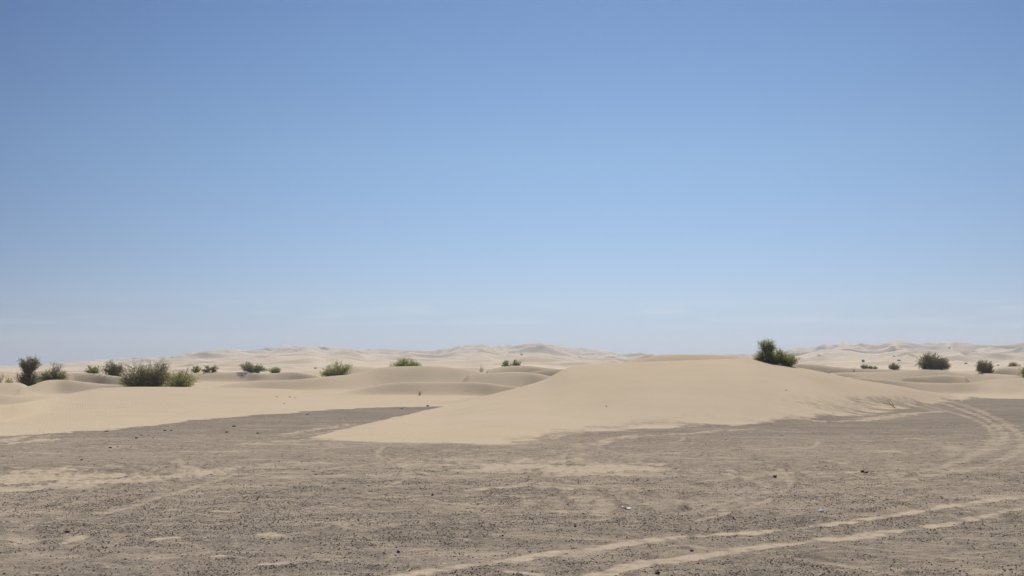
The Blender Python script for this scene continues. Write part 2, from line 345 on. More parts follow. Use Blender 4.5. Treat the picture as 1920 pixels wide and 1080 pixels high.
DST = []
_f = np.array(MAIN_FOOT, float); _x, _y = flat(_f[:, 0], _f[:, 1]); f_front = curve(bear(_x, _y), _y)
_f = np.array(MAIN_BACK, float); _x, _y = flat(_f[:, 0], _f[:, 1]); f_back = curve(bear(_x, _y), _y)
_f = np.array(REAR_EDGE, float); _x, _y = flat(_f[:, 0], _f[:, 1]); f_rear = curve(bear(_x, _y), _y)

def sand_cover(x, y):
    """0 = bare gravel, 1 = deep dune sand, plus the rut depth."""
    u = bear(x, y)
    k = y / 40.0
    n = fbm(x * 0.35, y * 0.9, 4) ; n2 = fbm(x * 1.1 + 50, y * 4.0, 3)
    rag = (0.9 * n + 0.45 * n2)
    rear = sstep(-.5, 0.5, (y - f_rear(u)) + rag * 1.1 * k)
    soft = 0.85 + 1.5 * sstep(930, 1000, u) * (1 - sstep(1150, 1330, u)) + 2.6 * sstep(1450, 1620, u) + 0.5 * (1 - sstep(560, 720, u))
    front = sstep(-soft, soft, (y - f_front(u)) + rag * soft * 0.9)
    back = np.where(u < 840, sstep(-.6, .6, (f_back(u) - y) + rag * 1.1), 1.0)
    inu = sstep(545, 620, u + 20 * n) * (1 - sstep(1795, 1840, u))
    main = front * back * inu
    # dark sweep of gravel dust across the big dune's thin right skirt
    m = np.maximum(rear, main)
    m = np.where(y < 3, 0, m)
    thin = np.zeros_like(m); rut = np.zeros_like(m)
    wob = perlin(x * 1.3, y * 1.3); wob2 = fbm(x * 5, y * 5, 2)
    for P, w, s in DST:
        k = np.nonzero((x > P[:, 0].min() - 2) & (x < P[:, 0].max() + 2) & (y > P[:, 1].min() - 2) & (y < P[:, 1].max() + 2))[0]
        if len(k): m[k] = m[k] * (1 - s * np.clip(1 + .8 * n2[k], .1, 1.15) * (1 - sstep(.2, 1.8, polydist(x[k], y[k], P[:, 0], P[:, 1]) / w)))
    for P, w, s, r in TRK:
        pad = w * 4 + .4
        k = np.nonzero((x > P[:, 0].min() - pad) & (x < P[:, 0].max() + pad) & (y > P[:, 1].min() - pad) & (y < P[:, 1].max() + pad))[0]
        if not len(k): continue
        d = polydist(x[k], y[k], P[:, 0], P[:, 1])
        ww = w * (1 + 0.9 * wob[k] + 0.55 * wob2[k])
        a = s * (1 - sstep(0.35, 1.5, d / np.maximum(ww, .02))) * np.clip(1 + .55 * wob2[k] + .3 * wob[k], .35, 1.08)
        thin[k] = np.maximum(thin[k], a)
        if r: rut[k] += r * (-np.exp(-(d / w) ** 2) + 0.3 * np.exp(-((d - 1.7 * w) / (0.6 * w)) ** 2))
    bare = sstep(26, 34, y + 4 * n) * (1 - .75 * sstep(560, 640, u) * (1 - sstep(1000, 1200, u)) * (1 - sstep(34, 37, y)))
    bare = np.maximum(bare, .42 * (1 - sstep(11, 16, y + 2.5 * n)))
    return m, thin, rut, bare

def far_field(x, y, r):
    wx = fbm(x * 0.0031, y * 0.0031, 3) * 90; wy = fbm(x * 0.0042 + 31, y * 0.0042, 3) * 75
    def saw(lam, ang, warp, seed, amp):
        ca, sa = math.cos(ang), math.sin(ang)
        p = (y * ca + x * sa + wy * warp) / lam + seed + perlin(x / lam * .55 + seed, y / lam * .4) * .75 + .18 * perlin(x / lam * 2.1, y / lam * 1.7 + seed)
        t = p - np.floor(p)
        w = .06 + .05 * (1 + perlin(x / lam * .7 + seed, y / lam * .7))
        st = .60
        pr = np.where(t < st, 0.25 * t / st, np.where(t < st + w, 0.25 + 0.75 * (t - st) / w, 1 - (t - st - w) / (1 - st - w)))
        mod = np.clip(0.42 + 1.35 * perlin((x + wx) / lam * 0.75 + 3 * seed, y / lam * 0.6 - seed), 0.0, 1.15)
        return amp * pr * mod
    big = fbm((x + wx) * 0.0045, y * 0.004, 3)
    return (2.2 * big + saw(150, .30, .9, .3, 10.0) + saw(98, -.42, .8, 3.3, 8.8) + saw(60, .12, .6, 5.7, 6.4) + saw(36, -.55, .5, 9.1, 3.2)) * np.clip(r / 1000, .3, 1.35)

def mid_field(x, y):                           # low swells beyond the dunes drawn one by one
    out = 0.3 + 0.3 * perlin(x * .03, y * .03)
    for lam, ang, sd, amp in ((34, .2, 4.0, 1.15), (21, -.35, 8.0, .7)):
        p = (y * math.cos(ang) + x * math.sin(ang) + 9 * fbm(x * 0.018 + sd, y * 0.018, 2)) / lam + .6 * perlin(x / lam * .5, y / lam * .4 + sd)
        t = p - np.floor(p)
        pr = np.where(t < .55, .2 * t / .55, np.where(t < .66, .2 + .8 * (t - .55) / .11, 1 - (t - .66) / .34))
        out = out + amp * pr * np.clip(0.35 + 1.2 * perlin(x / lam * .6 + sd, y / lam * .5), 0, 1)
    return out

def terrain(x, y, scale=None):
    r = np.hypot(x, y)
    u = np.where(y > 0, bear(x, y), np.where(x > 0, 9000, -9000))
    m, thin, rut, bare = sand_cover(x, y)
    z = np.zeros_like(x); lay = np.zeros(x.shape, np.int8)
    # gravel flat: shallow hummocks and furrows
    nf = 1 - sstep(30, 75, r)
    g = 0.035 * fbm(x * .33, y * .33, 3) + 0.030 * fbm(x * 1.3 + 9, y * 2.2, 3) * nf + 0.010 * fbm(x * 5.1, y * 8.1, 2) * (1 - sstep(14, 34, r))
    z = g * (1 - 0.7 * m) + rut * (1 - m * .6)
    z = np.where(m > .5, z + .015 * (m - .5), z)
    lay = np.where(m > .5, 3, 0).astype(np.int8)
    lay = np.where((m > .5) & (u < 760) & (y < 66) & (u > -5000) & (y > f_rear(u) - 2), 2, lay)
    lay = np.where((m > .5) & (y > 1) & (u > 545) & (u < 1830) & (y < np.where(u < 840, f_back(u) + 1.0, 60)) & (y > f_front(u) - 3), 1, lay)
    # swells 130 m and farther
    mf = mid_field(x, y) * sstep(100, 165, r) * sstep(3, 40, y + 60) + 0.0
    z = np.maximum(z, mf) + 0.12 * fbm(x * .05, y * .05, 2) * sstep(50, 90, r)
    for dn in DUNES:
        h = dn.h(x, y)
        k = 0.05 + 0.0004 * r
        hh = np.clip(0.5 + 0.5 * (h - z) / k, 0, 1)
        nz_ = z * (1 - hh) + h * hh + k * hh * (1 - hh)
        on = (h > 0.002)
        lay = np.where(on & (h > z) & (h > 0.03), dn.layer, lay)
        z = np.where(on, nz_, z)
    # far dunes
    ft = np.clip(far_tan(u), 0.001, 1)
    zf = ft * r * np.clip((r - 260) / 1250, 0, 1) ** .72 * (1 - .5 * sstep(1750, 2600, r)) + far_field(x, y, r) * sstep(230, 420, r) * np.clip(ft / .011, .6, 1)
    if scale is not None: zf = (zf + 1.0) * np.interp(np.arctan2(x, y), scale[0], scale[1]) - 1.0
    z = z + zf * (r > 240)
    lay = np.where(r > 300, 4, lay).astype(np.int8)
    return z, m, thin, lay, bare

# scale that makes the skyline of the far dunes meet the one in the photograph
th = np.linspace(-math.pi, math.pi, 1601)
rr = np.exp(np.linspace(math.log(600), math.log(3000), 420))
TH, RR = np.meshgrid(th, rr, indexing='ij')
X1, Y1 = RR * np.sin(TH), RR * np.cos(TH)
zz = terrain(X1.ravel(), Y1.ravel())[0].reshape(X1.shape)
tanmax = ((zz - EYE) / Y1 * np.cos(TH) / np.cos(TH)).max(1) if False else ((zz - EYE) / np.maximum(np.abs(Y1), RR * .2)).max(1)
want = np.where(np.abs(th) < 1.2, far_tan(960 + F_ * np.tan(np.clip(th, -1.2, 1.2)) / CP), .012)
ratio = (want + .002) / np.maximum(tanmax + .002, .002)
ratio = np.clip(ratio, .4, 1.8)
kk = np.exp(-np.linspace(-2, 2, 7) ** 2); kk /= kk.sum()
ratio = np.convolve(np.pad(ratio, 3, mode='edge'), kk, mode='valid')
SCALE = (th, ratio)

def on_land(u, v, lo=6, hi=120):               # where the sight line through (u, v) meets the land
    dx, dy, dz = ray(u, v)
    ys = np.arange(lo, hi, .05); xs = dx / dy * ys; zs = EYE + dz / dy * ys
    k = np.nonzero((zs < 3.2) & (zs <= terrain(xs, ys, SCALE)[0]))[0]
    if len(k): return float(xs[k[0]]), float(ys[k[0]])
    x, y = flat(u, v); return float(x), float(y)
for p_, w_, s_ in DUSTY:
    q_ = np.array([on_land(*a, lo=20, hi=75) for a in p_])
    t_ = np.linspace(0, len(q_) - 1, 12); q_ = np.stack([np.interp(t_, np.arange(len(q_)), q_[:, i]) for i in (0, 1)], 1)
    DST.append((q_, w_, s_ * .62))

def ground_z(x, y):
    return float(terrain(np.array([x], float), np.array([y], float), SCALE)[0][0])

# ------------------------------------------------------------------ node helpers
def newmat(name, rough=0.9):
    m = bpy.data.materials.new(name); m.use_nodes = True
    nt = m.node_tree; b = nt.nodes['Principled BSDF']
    b.inputs['Roughness'].default_value = rough
    b.inputs['Specular IOR Level'].default_value = 0.15
    return m, nt, b
def N(nt, t, **kw):
    n = nt.nodes.new(t)
    for k, v in kw.items(): setattr(n, k, v)
    return n
def rgbmix(nt, fac, a, b, mode='MIX'):
    n = N(nt, 'ShaderNodeMix', data_type='RGBA', blend_type=mode)
    for s, v in ((0, fac), (6, a), (7, b)):
        if isinstance(v, bpy.types.NodeSocket): nt.links.new(v, n.inputs[s])
        else: n.inputs[s].default_value = v if s == 0 else (*v, 1)
    return n.outputs[2]
def math_(nt, op, a, b=0.0, clamp=False):
    n = N(nt, 'ShaderNodeMath', operation=op, use_clamp=clamp)
    for i, v in enumerate((a, b)):
        if isinstance(v, bpy.types.NodeSocket): nt.links.new(v, n.inputs[i])
        else: n.inputs[i].default_value = v
    return n.outputs[0]
def mrange(nt, v, a, b, c=0.0, d=1.0):
    n = N(nt, 'ShaderNodeMapRange')
    nt.links.new(v, n.inputs[0])
    for i, q in zip((1, 2, 3, 4), (a, b, c, d)): n.inputs[i].default_value = q
    return n.outputs[0]
def noise(nt, vec, scale, detail=3, rough=.55, dist=0.0, stretch=None):
    if stretch:
        mp = N(nt, 'ShaderNodeMapping'); mp.inputs['Scale'].default_value = stretch
        nt.links.new(vec, mp.inputs[0]); vec = mp.outputs[0]
    n = N(nt, 'ShaderNodeTexNoise')
    n.inputs['Scale'].default_value = scale; n.inputs['Detail'].default_value = detail
    n.inputs['Roughness'].default_value = rough; n.inputs['Distortion'].default_value = dist
    nt.links.new(vec, n.inputs['Vector'])
    return n.outputs['Fac']

SAND_A, SAND_B = (0.495, 0.408, 0.302), (0.462, 0.376, 0.272)
GRAV_A, GRAV_B = (0.135, 0.116, 0.101), (0.205, 0.174, 0.146)

def land_material():
    m, nt, b = newmat('sand_and_gravel', 1.0)
    b.inputs['Specular IOR Level'].default_value = 0.0
    pos = N(nt, 'ShaderNodeNewGeometry').outputs['Position']
    deep = N(nt, 'ShaderNodeAttribute', attribute_name='deep').outputs['Fac']
    thin = N(nt, 'ShaderNodeAttribute', attribute_name='thin').outputs['Fac']
    # sand
    sv = noise(nt, pos, 0.06, 4)
    sand = rgbmix(nt, mrange(nt, sv, .35, .65), SAND_A, SAND_B)
    sgr = noise(nt, pos, 22, 3, .7)
    sand = rgbmix(nt, mrange(nt, noise(nt, pos, .45, 5, .65, .5, stretch=(.7, 1.2, 1)), .42, .7, 0, .22), sand, (.38, .30, .215))
    sand = rgbmix(nt, mrange(nt, sgr, .3, .7, .0, .16), sand, (.32, .25, .17))
    # gravel
    big = noise(nt, pos, .22, 4, .55, stretch=(.7, 1.6, 1))
    grav = rgbmix(nt, mrange(nt, big, .35, .65), GRAV_A, GRAV_B)
    sp = noise(nt, pos, 26, 3, .75)
    grav = rgbmix(nt, mrange(nt, sp, .51, .62, 0, .85), grav, (.065, .057, .053))
    sp2 = noise(nt, pos, 41, 2, .7)
    grav = rgbmix(nt, mrange(nt, sp2, .56, .68, 0, .8), grav, (.38, .33, .275))
    # dust blown over the gravel: patches drawn out across the wind
    pa = noise(nt, pos, .95, 5, .62, .4, stretch=(.55, 1.5, 1))
    pb = noise(nt, pos, 5.5, 4, .65, .2, stretch=(.6, 1.5, 1))
    pc = math_(nt, 'ADD', math_(nt, 'MULTIPLY', pa, .7), math_(nt, 'MULTIPLY', pb, .3))
    dust = mrange(nt, pc, .49, .61, 0.0, .74)
    pw = noise(nt, pos, 9, 5, .8)
    base_dust = mrange(nt, math_(nt, 'ADD', math_(nt, 'MULTIPLY', pw, .5), math_(nt, 'MULTIPLY', noise(nt, pos, 3.4, 6, .78, .2, stretch=(.7, 1.3, 1)), .5)), .40, .63, .0, .84)
    bare = N(nt, 'ShaderNodeAttribute', attribute_name='bare').outputs['Fac']
    dust = math_(nt, 'MAXIMUM', dust, base_dust)
    dust = math_(nt, 'MULTIPLY', dust, mrange(nt, bare, 0, 1, .96, .52))
    pd = noise(nt, pos, 2.6, 5, .7, .3, stretch=(.5, 1.7, 1))
    tj = math_(nt, 'ADD', thin, math_(nt, 'MULTIPLY', math_(nt, 'SUBTRACT', math_(nt, 'ADD', math_(nt, 'MULTIPLY', pd, .65), math_(nt, 'MULTIPLY', pw, .35)), .5), 2.1))
    tw = math_(nt, 'MULTIPLY', mrange(nt, tj, .18, .95), mrange(nt, thin, .0, .30))
    tw = math_(nt, 'MULTIPLY', tw, mrange(nt, sp, .38, .62, .98, .72))
    cover = math_(nt, 'MAXIMUM', dust, math_(nt, 'MINIMUM', tw, .96), True)
    dj = math_(nt, 'ADD', deep, math_(nt, 'MULTIPLY', math_(nt, 'SUBTRACT', pb, .5), .9))
    dd = math_(nt, 'MULTIPLY', mrange(nt, dj, .25, .75), mrange(nt, deep, .02, .2))
    dd = math_(nt, 'MAXIMUM', dd, mrange(nt, deep, .8, 1.0), True)
    cover = math_(nt, 'MAXIMUM', cover, dd, True)
    col = rgbmix(nt, cover, grav, sand)
    fs_ = noise(nt, pos, 34, 2, .8)                      # coarse grains lying even on the dusted patches
    col = rgbmix(nt, math_(nt, 'MULTIPLY', mrange(nt, fs_, .60, .72, 0, .75), mrange(nt, math_(nt, 'MAXIMUM', deep, thin), .25, .75, 1, 0)), col, (.09, .075, .066))
    nt.links.new(col, b.inputs['Base Color'])
    # relief: wind ripples on deep sand, grit on gravel
    w = N(nt, 'ShaderNodeTexWave', wave_type='BANDS', bands_direction='X', wave_profile='SIN')
    mp = N(nt, 'ShaderNodeMapping'); mp.inputs['Rotation'].default_value = (0, 0, R(-24))
    nt.links.new(pos, mp.inputs[0]); nt.links.new(mp.outputs[0], w.inputs['Vector'])
    w.inputs['Scale'].default_value = 2.5; w.inputs['Distortion'].default_value = 9.0
    w.inputs['Detail'].default_value = 2.5; w.inputs['Detail Scale'].default_value = .7
    rm = mrange(nt, noise(nt, pos, .13, 3), .46, .64, .0, 1.0)
    rip = math_(nt, 'MULTIPLY', math_(nt, 'MULTIPLY', w.outputs['Fac'], rm), math_(nt, 'MULTIPLY', deep, .015))
    grit = math_(nt, 'MULTIPLY', noise(nt, pos, 30, 4, .75), math_(nt, 'SUBTRACT', .022, math_(nt, 'MULTIPLY', cover, .020)))
    hgt = math_(nt, 'ADD', math_(nt, 'ADD', rip, grit), math_(nt, 'MULTIPLY', noise(nt, pos, 3.0, 4, .6, 0.0, (.6, 1.6, 1)), math_(nt, 'SUBTRACT', .034, math_(nt, 'MULTIPLY', deep, .030))))
    bp = N(nt, 'ShaderNodeBump'); bp.inputs['Strength'].default_value = .8; bp.inputs['Distance'].default_value = 1.0
    nt.links.new(hgt, bp.inputs['Height']); nt.links.new(bp.outputs[0], b.inputs['Normal'])
    return m

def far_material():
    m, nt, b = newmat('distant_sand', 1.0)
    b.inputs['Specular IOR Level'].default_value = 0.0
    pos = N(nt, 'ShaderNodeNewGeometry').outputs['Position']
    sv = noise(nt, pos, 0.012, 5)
    c = rgbmix(nt, mrange(nt, sv, .35, .65), (.575, .48, .368), (.54, .445, .33))  # same sand as the near dunes, base colour raised to look brightly lit
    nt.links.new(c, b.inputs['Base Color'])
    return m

# ------------------------------------------------------------------ the land mesh
dense = np.linspace(-R(35), R(35), 1230)
side = np.concatenate([np.arange(R(35.5), R(60), R(.5)), np.arange(R(60), R(179), R(3))])
ths = np.concatenate([-side[::-1], dense, side]); NC = len(ths)
rs = [0.4]
while rs[-1] < 2990:
    d = rs[-1]
    st = min(max(d * d / 2600.0, .035), (.0105 if d < 42 or d > 150 else .0058) * d) if d > 7.5 else .25
    if d > 300: st = .0029 * d if d < 1900 else .012 * d
    rs.append(d + st)
rs = np.array(rs); NR = len(rs)
A_, B_ = np.meshgrid(rs, ths, indexing='ij')
gx = (A_ * np.sin(B_)).ravel(); gy = (A_ * np.cos(B_)).ravel()
gz = np.empty_like(gx); gm = np.empty_like(gx); gt = np.empty_like(gx); gl = np.empty(gx.shape, np.int8); gb = np.empty_like(gx)
for s in range(0, len(gx), 200000):
    e = min(s + 200000, len(gx))
    gz[s:e], gm[s:e], gt[s:e], gl[s:e], gb[s:e] = terrain(gx[s:e], gy[s:e], SCALE)
print('land grid', NR, NC, NR * NC)
P = np.stack([gx, gy, gz], 1).reshape(NR, NC, 3)
du = np.empty_like(P); dv = np.empty_like(P)
du[1:-1] = P[2:] - P[:-2]; du[0] = P[1] - P[0]; du[-1] = P[-1] - P[-2]
dv[:, 1:-1] = P[:, 2:] - P[:, :-2]; dv[:, 0] = P[:, 1] - P[:, -1]; dv[:, -1] = P[:, 0] - P[:, -2]
nrm = np.cross(dv, du); nrm /= np.linalg.norm(nrm, axis=2, keepdims=True) + 1e-12
nrm[nrm[..., 2] < 0] *= -1
nrm = nrm.reshape(-1, 3); Pf = P.reshape(-1, 3)
i0 = (np.arange(NR - 1)[:, None] * NC + np.arange(NC)[None, :])
j1 = (np.arange(NC) + 1) % NC
i1 = (np.arange(NR - 1)[:, None] * NC + j1[None, :])
quads = np.stack([i0, i1, i1 + NC, i0 + NC], 2).reshape(-1, 4)
flay = gl[quads[:, 0]]

def mesh_from(name, verts, faces, mat=None, smooth=False, attrs=None, normals=None):
    """faces: (n, k) index array; one mesh, built with numpy."""
    me = bpy.data.meshes.new(name)
    n, k = faces.shape
    me.vertices.add(len(verts)); me.vertices.foreach_set('co', np.ascontiguousarray(verts, np.float32).ravel())
    me.loops.add(n * k); me.loops.foreach_set('vertex_index', np.ascontiguousarray(faces, np.int32).ravel())
    me.polygons.add(n); me.polygons.foreach_set('loop_start', np.arange(0, n * k, k, dtype=np.int32))
    me.polygons.foreach_set('use_smooth', np.full(n, smooth))
    for an, av in (attrs or {}).items():
        if av.ndim == 1:
            a = me.attributes.new(an, 'FLOAT', 'POINT'); a.data.foreach_set('value', av.astype(np.float32))
        else:
            a = me.attributes.new(an, 'FLOAT_COLOR', 'POINT'); a.data.foreach_set('color', av.astype(np.float32).ravel())
    me.update(calc_edges=True)
    if mat: me.materials.append(mat)
    if normals is not None: me.normals_split_custom_set_from_vertices(normals)
    return me

def link(name, me, parent=None):
    o = bpy.data.objects.new(name, me); C.objects.link(o)
    if parent: o.parent = parent
    return o

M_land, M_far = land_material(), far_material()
inner = np.array([[0, 0, 0]])
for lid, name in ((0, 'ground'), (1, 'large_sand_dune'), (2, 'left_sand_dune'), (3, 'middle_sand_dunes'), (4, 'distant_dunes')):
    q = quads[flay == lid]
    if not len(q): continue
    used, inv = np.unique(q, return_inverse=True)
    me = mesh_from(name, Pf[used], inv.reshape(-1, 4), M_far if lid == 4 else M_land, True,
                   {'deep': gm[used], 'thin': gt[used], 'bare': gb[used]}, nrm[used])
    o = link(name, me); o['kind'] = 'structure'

# ------------------------------------------------------------------ loose gravel
def stone_shape(sub, seed):
    """A worn angular stone: a jittered icosahedron (or octahedron) about one unit across."""
    r_ = np.random.default_rng(seed)
    if sub == 0:
        v = np.array([(1,0,0),(-1,0,0),(0,1,0),(0,-1,0),(0,0,1),(0,0,-1)], float)
        f = np.array([(0,2,4),(2,1,4),(1,3,4),(3,0,4),(2,0,5),(1,2,5),(3,1,5),(0,3,5)])
    else:
        p = (1 + 5 ** .5) / 2
        v = np.array([(-1,p,0),(1,p,0),(-1,-p,0),(1,-p,0),(0,-1,p),(0,1,p),(0,-1,-p),(0,1,-p),(p,0,-1),(p,0,1),(-p,0,-1),(-p,0,1)]) / math.hypot(1, p)
        f = np.array([(0,11,5),(0,5,1),(0,1,7),(0,7,10),(0,10,11),(1,5,9),(5,11,4),(11,10,2),(10,7,6),(7,1,8),
                      (3,9,4),(3,4,2),(3,2,6),(3,6,8),(3,8,9),(4,9,5),(2,4,11),(6,2,10),(8,6,7),(9,8,1)])
        for _ in range(sub - 1):
            vs = [tuple(q) for q in v]; mid = {}; nf = []
            def mp_(a, b):
                k = (min(a, b), max(a, b))
                if k not in mid:
                    m = (np.array(vs[a]) + np.array(vs[b])) / 2; vs.append(tuple(m / np.linalg.norm(m))); mid[k] = len(vs) - 1
                return mid[k]
            for a, b, c in f:
                x, y, z = mp_(a, b), mp_(b, c), mp_(c, a); nf += [(a, x, z), (b, y, x), (c, z, y), (x, y, z)]
            v = np.array(vs); f = np.array(nf)
    v = v * (1 + r_.uniform(-.22, .22, (len(v), 1))) + r_.uniform(-.06, .06, v.shape)
    return v * .5, f

m, nt, b = newmat('pebble', .85)
at_ = N(nt, 'ShaderNodeAttribute', attribute_name='tint')
nt.links.new(at_.outputs['Color'], b.inputs['Base Color'])
M_peb = m

def scatter(n, r0, r1, p, smin, smax, sub, tm, seed):
    g = np.random.default_rng(seed)
    r = (r0 ** (2 - p) + g.random(n) * (r1 ** (2 - p) - r0 ** (2 - p))) ** (1 / (2 - p))
    t = g.uniform(-tm, tm, n); x, y = r * np.sin(t), r * np.cos(t)
    size = smin + (smax - smin) * g.random(n) ** 5.5
    z, mm, tt, _, _b = terrain(x, y, SCALE)
    cl = .8 * fbm(x * .35 + 3, y * .5, 3) + .9 * fbm(x * 1.9, y * 3.1, 3)
    keep = (mm < .35) & (g.random(n) > tt * 1.35) & (g.random(n) < np.clip(.55 + .9 * cl, .10, 1))
    x, y, z, size = x[keep], y[keep], z[keep], size[keep]; n = len(x)
    sv, sf = zip(*[stone_shape(sub, 100 + i) for i in range(6)])
    V = np.stack(sv)[g.integers(0, 6, n)]; Fc = sf[0]
    sc = np.stack([size, size * g.uniform(.6, 1, n), size * g.uniform(.4, .75, n)], 1)
    V = V * sc[:, None, :]; a = g.uniform(0, 6.28, n); ca, sa = np.cos(a)[:, None], np.sin(a)[:, None]
    VX, VY = V[..., 0] * ca - V[..., 1] * sa, V[..., 0] * sa + V[..., 1] * ca
    V = np.stack([VX + x[:, None], VY + y[:, None], V[..., 2] + (z + sc[:, 2] * .22)[:, None]], 2)
    nv = V.shape[1]
    F = Fc[None] + (np.arange(n) * nv)[:, None, None]
    pal = np.array([(.055,.050,.050),(.085,.072,.065),(.12,.10,.085),(.16,.135,.115),(.21,.175,.14),(.10,.075,.06),(.33,.29,.24),(.5,.46,.41)])
    c = (pal * 1.25)[g.choice(8, n, p=[.09,.14,.19,.19,.17,.08,.11,.03])] * g.uniform(.8, 1.15, (n, 1))
    c = np.concatenate([c, np.ones((n, 1))], 1)
    return V.reshape(-1, 3), F.reshape(-1, 3), np.repeat(c, nv, 0)
parts = [scatter(560000, 7.2, 21, 1.15, .006, .026, 0, R(34), 1), scatter(420, 7.5, 22, 1.0, .03, .045, 1, R(38), 2), scatter(70000, 16, 40, 1.5, .010, .036, 0, R(34), 3)]
off = 0; vs, fs, cs = [], [], []
for v, f, c in parts: vs.append(v); fs.append(f + off); cs.append(c); off += len(v)
o = link('gravel', mesh_from('gravel', np.concatenate(vs), np.concatenate(fs), M_peb, False, {'tint': np.concatenate(cs)}))
o['kind'] = 'stuff'; o['label'] = 'dark and grey loose pebbles strewn over the flat foreground'; o['category'] = 'gravel'
print('gravel faces', sum(len(f) for f in fs))

# ------------------------------------------------------------------ single stones and litter
def tag(o, label, cat, group=None):
    o['label'] = label; o['category'] = cat
    if group: o['group'] = group
    return o

def simple_mat(name, col, rough=.85, var=None, scale=30):
    m, nt, b = newmat(name, rough)
    if var:
        tcn = N(nt, 'ShaderNodeTexCoord').outputs['Object']
        nt.links.new(rgbmix(nt, mrange(nt, noise(nt, tcn, scale, 4), .35, .65), col, var), b.inputs['Base Color'])
    else: b.inputs['Base Color'].default_value = (*col, 1)
    return m
M_dark = simple_mat('dark_stone', (.055, .045, .042), .8, (.11, .09, .075))
M_brown = simple_mat('brown_stone', (.10, .065, .038), .85, (.045, .032, .022))
M_grey = simple_mat('grey_stone', (.19, .165, .14), .85, (.12, .10, .09))
M_white = simple_mat('white_plastic', (.80, .80, .80), .45, (.70, .71, .72), 8)
M_bone = simple_mat('pale_litter', (.72, .69, .63), .6, (.55, .51, .45), 14)
M_wood = simple_mat('dry_dark_wood', (.035, .024, .020), .9, (.07, .05, .04), 40)
M_twig = simple_mat('dry_twig', (.11, .075, .05), .9, (.17, .125, .09), 25)

place_flat = on_land

def stone(u, v, wpx, asp, mat, label, seed, group='dark stones lying on the flat', cat='stone', flatness=.6):
    x, y = place_flat(u, v); w = wpx / F_ * y
    V, F = stone_shape(2, seed)
    V = V * np.array([w, w * .75, w * asp]) * 1.05
    o = link('stone', mesh_from('stone', V, F, mat, False))
    o.location = (x, y, ground_z(x, y) + w * asp * .22); o.rotation_euler = (0, 0, 0)
    return tag(o, label, cat, group)

STONES = [
 (200,809,8,.3,M_dark,'low dark stone on the sand edge under the left bushes'),
 (256,822,6,.5,M_dark,'dark stone apart on the flat below the dune edge at left'),
 (309,808,5,.6,M_dark,'left one of two dark stones close together by the left dune foot'),
 (321,808,4,.6,M_dark,'right one of two dark stones close together by the left dune foot'),
 (265,817,4,.5,M_dark,'small dark stone just behind the lone one at left'),
 (278,817,3,.5,M_grey,'tiny grey stone between small dark ones at left'),
 (287,821,3,.5,M_dark,'tiny dark stone at the right end of a scattered row at left'),
 (207,840,6,.4,M_dark,'flat dark stone on dusty gravel left of centre, below the loop track'),
 (221,838,4,.4,M_grey,'grey chip right beside a flat dark stone at left'),
 (153,863,5,.5,M_dark,'dark stone alone on the brownish flat at far left'),
 (439,800,7,.5,M_dark,'dark stone on grey gravel under the clump at the dune edge'),
 (425,811,6,.5,M_dark,'dark stone a little nearer than the one under the dune clump'),
 (483,813,5,.5,M_brown,'brownish stone in the grey gravel strip left of the dune tip'),
 (576,778,4,.5,M_dark,'small dark stone near the rear edge of the gravel strip'),
 (753,767,4,.6,M_dark,'small black stone near the point of the gravel wedge'),
 (802,762,5,.6,M_brown,'brown stone at the point where gravel meets both dunes'),
 (519,744,3,.4,M_dark,'leftmost dark clod in a row on the left dune crest'),
 (543,744.5,4.5,.3,M_dark,'largest dark clod in a row on the left dune crest'),
 (553,745.5,3,.35,M_grey,'rightmost dark clod in a row on the left dune crest'),
 (533,757,3,.5,M_grey,'lone clod low on the smooth left dune face'),
 (1453,895,7,.6,M_dark,'black stone alone on the flat right of centre'),
 (811,929,5,.8,M_dark,'dark round stone on the gravel below the white scrap'),
 (1137,762,3,.7,M_grey,'tiny grey stone on the bare face of the big dune'),
 (1474,732,3,.6,M_brown,'tiny brown stone high on the right shoulder of the big dune'),
 (127,998,7,.7,M_dark,'dark pebble cluster stone at lower left of the gravel'),
 (1233,1078,9,.6,M_brown,'brown stone at the very bottom edge between the wheel tracks'),
 (747,1038,6,.8,M_dark,'rounded black stone in the foreground gravel above the sandy track'),
 (1297,1035,7,.6,M_dark,'dark stone beside the lower wheel track'),
 (614,973,5,.6,M_dark,'dark pebble in the foreground left of the fan of wheel marks'),
 (1094,965,6,.4,M_dark,'small dark stone under the curved wheel marks'),
]
for i, (u, v, w, a, mt, lb) in enumerate(STONES): stone(u, v, w, a, mt, lb, 300 + i)
o1 = stone(1617, 886, 7, .8, M_brown, 'upright brown lump of dung or rock on the flat at right', 71, 'brown lumps on the right flat', 'stone')
o2 = stone(1624, 887, 6, .6, M_brown, 'lower brown lump just right of the upright one', 72, 'brown lumps on the right flat', 'stone')

def grid_sheet(nx, ny, fn):
    u, v = np.meshgrid(np.linspace(0, 1, nx), np.linspace(0, 1, ny), indexing='ij')
    p = fn(u, v); V = np.stack(p, 2).reshape(-1, 3)
    i = (np.arange(nx - 1)[:, None] * ny + np.arange(ny - 1)[None]).ravel()
    return V, np.stack([i, i + ny, i + ny + 1, i + 1], 1)
def solid_sheet(name, nx, ny, fn, th, mat):
    V, F = grid_sheet(nx, ny, fn)
    n = len(V); V2 = V.copy(); V2[:, 2] -= th
    e = [(i, i + 1) for i in range(ny - 1)][::-1]
    ring = [i for i in range(ny)] + [k * ny + ny - 1 for k in range(1, nx)] + [(nx - 1) * ny + k for k in range(ny - 2, -1, -1)] + [k * ny for k in range(nx - 2, 0, -1)]
    S = [(ring[k], ring[(k + 1) % len(ring)], ring[(k + 1) % len(ring)] + n, ring[k] + n) for k in range(len(ring))]
    return link(name, mesh_from(name, np.concatenate([V, V2]), np.concatenate([F, F[:, ::-1] + n, np.array(S)]), mat, False))

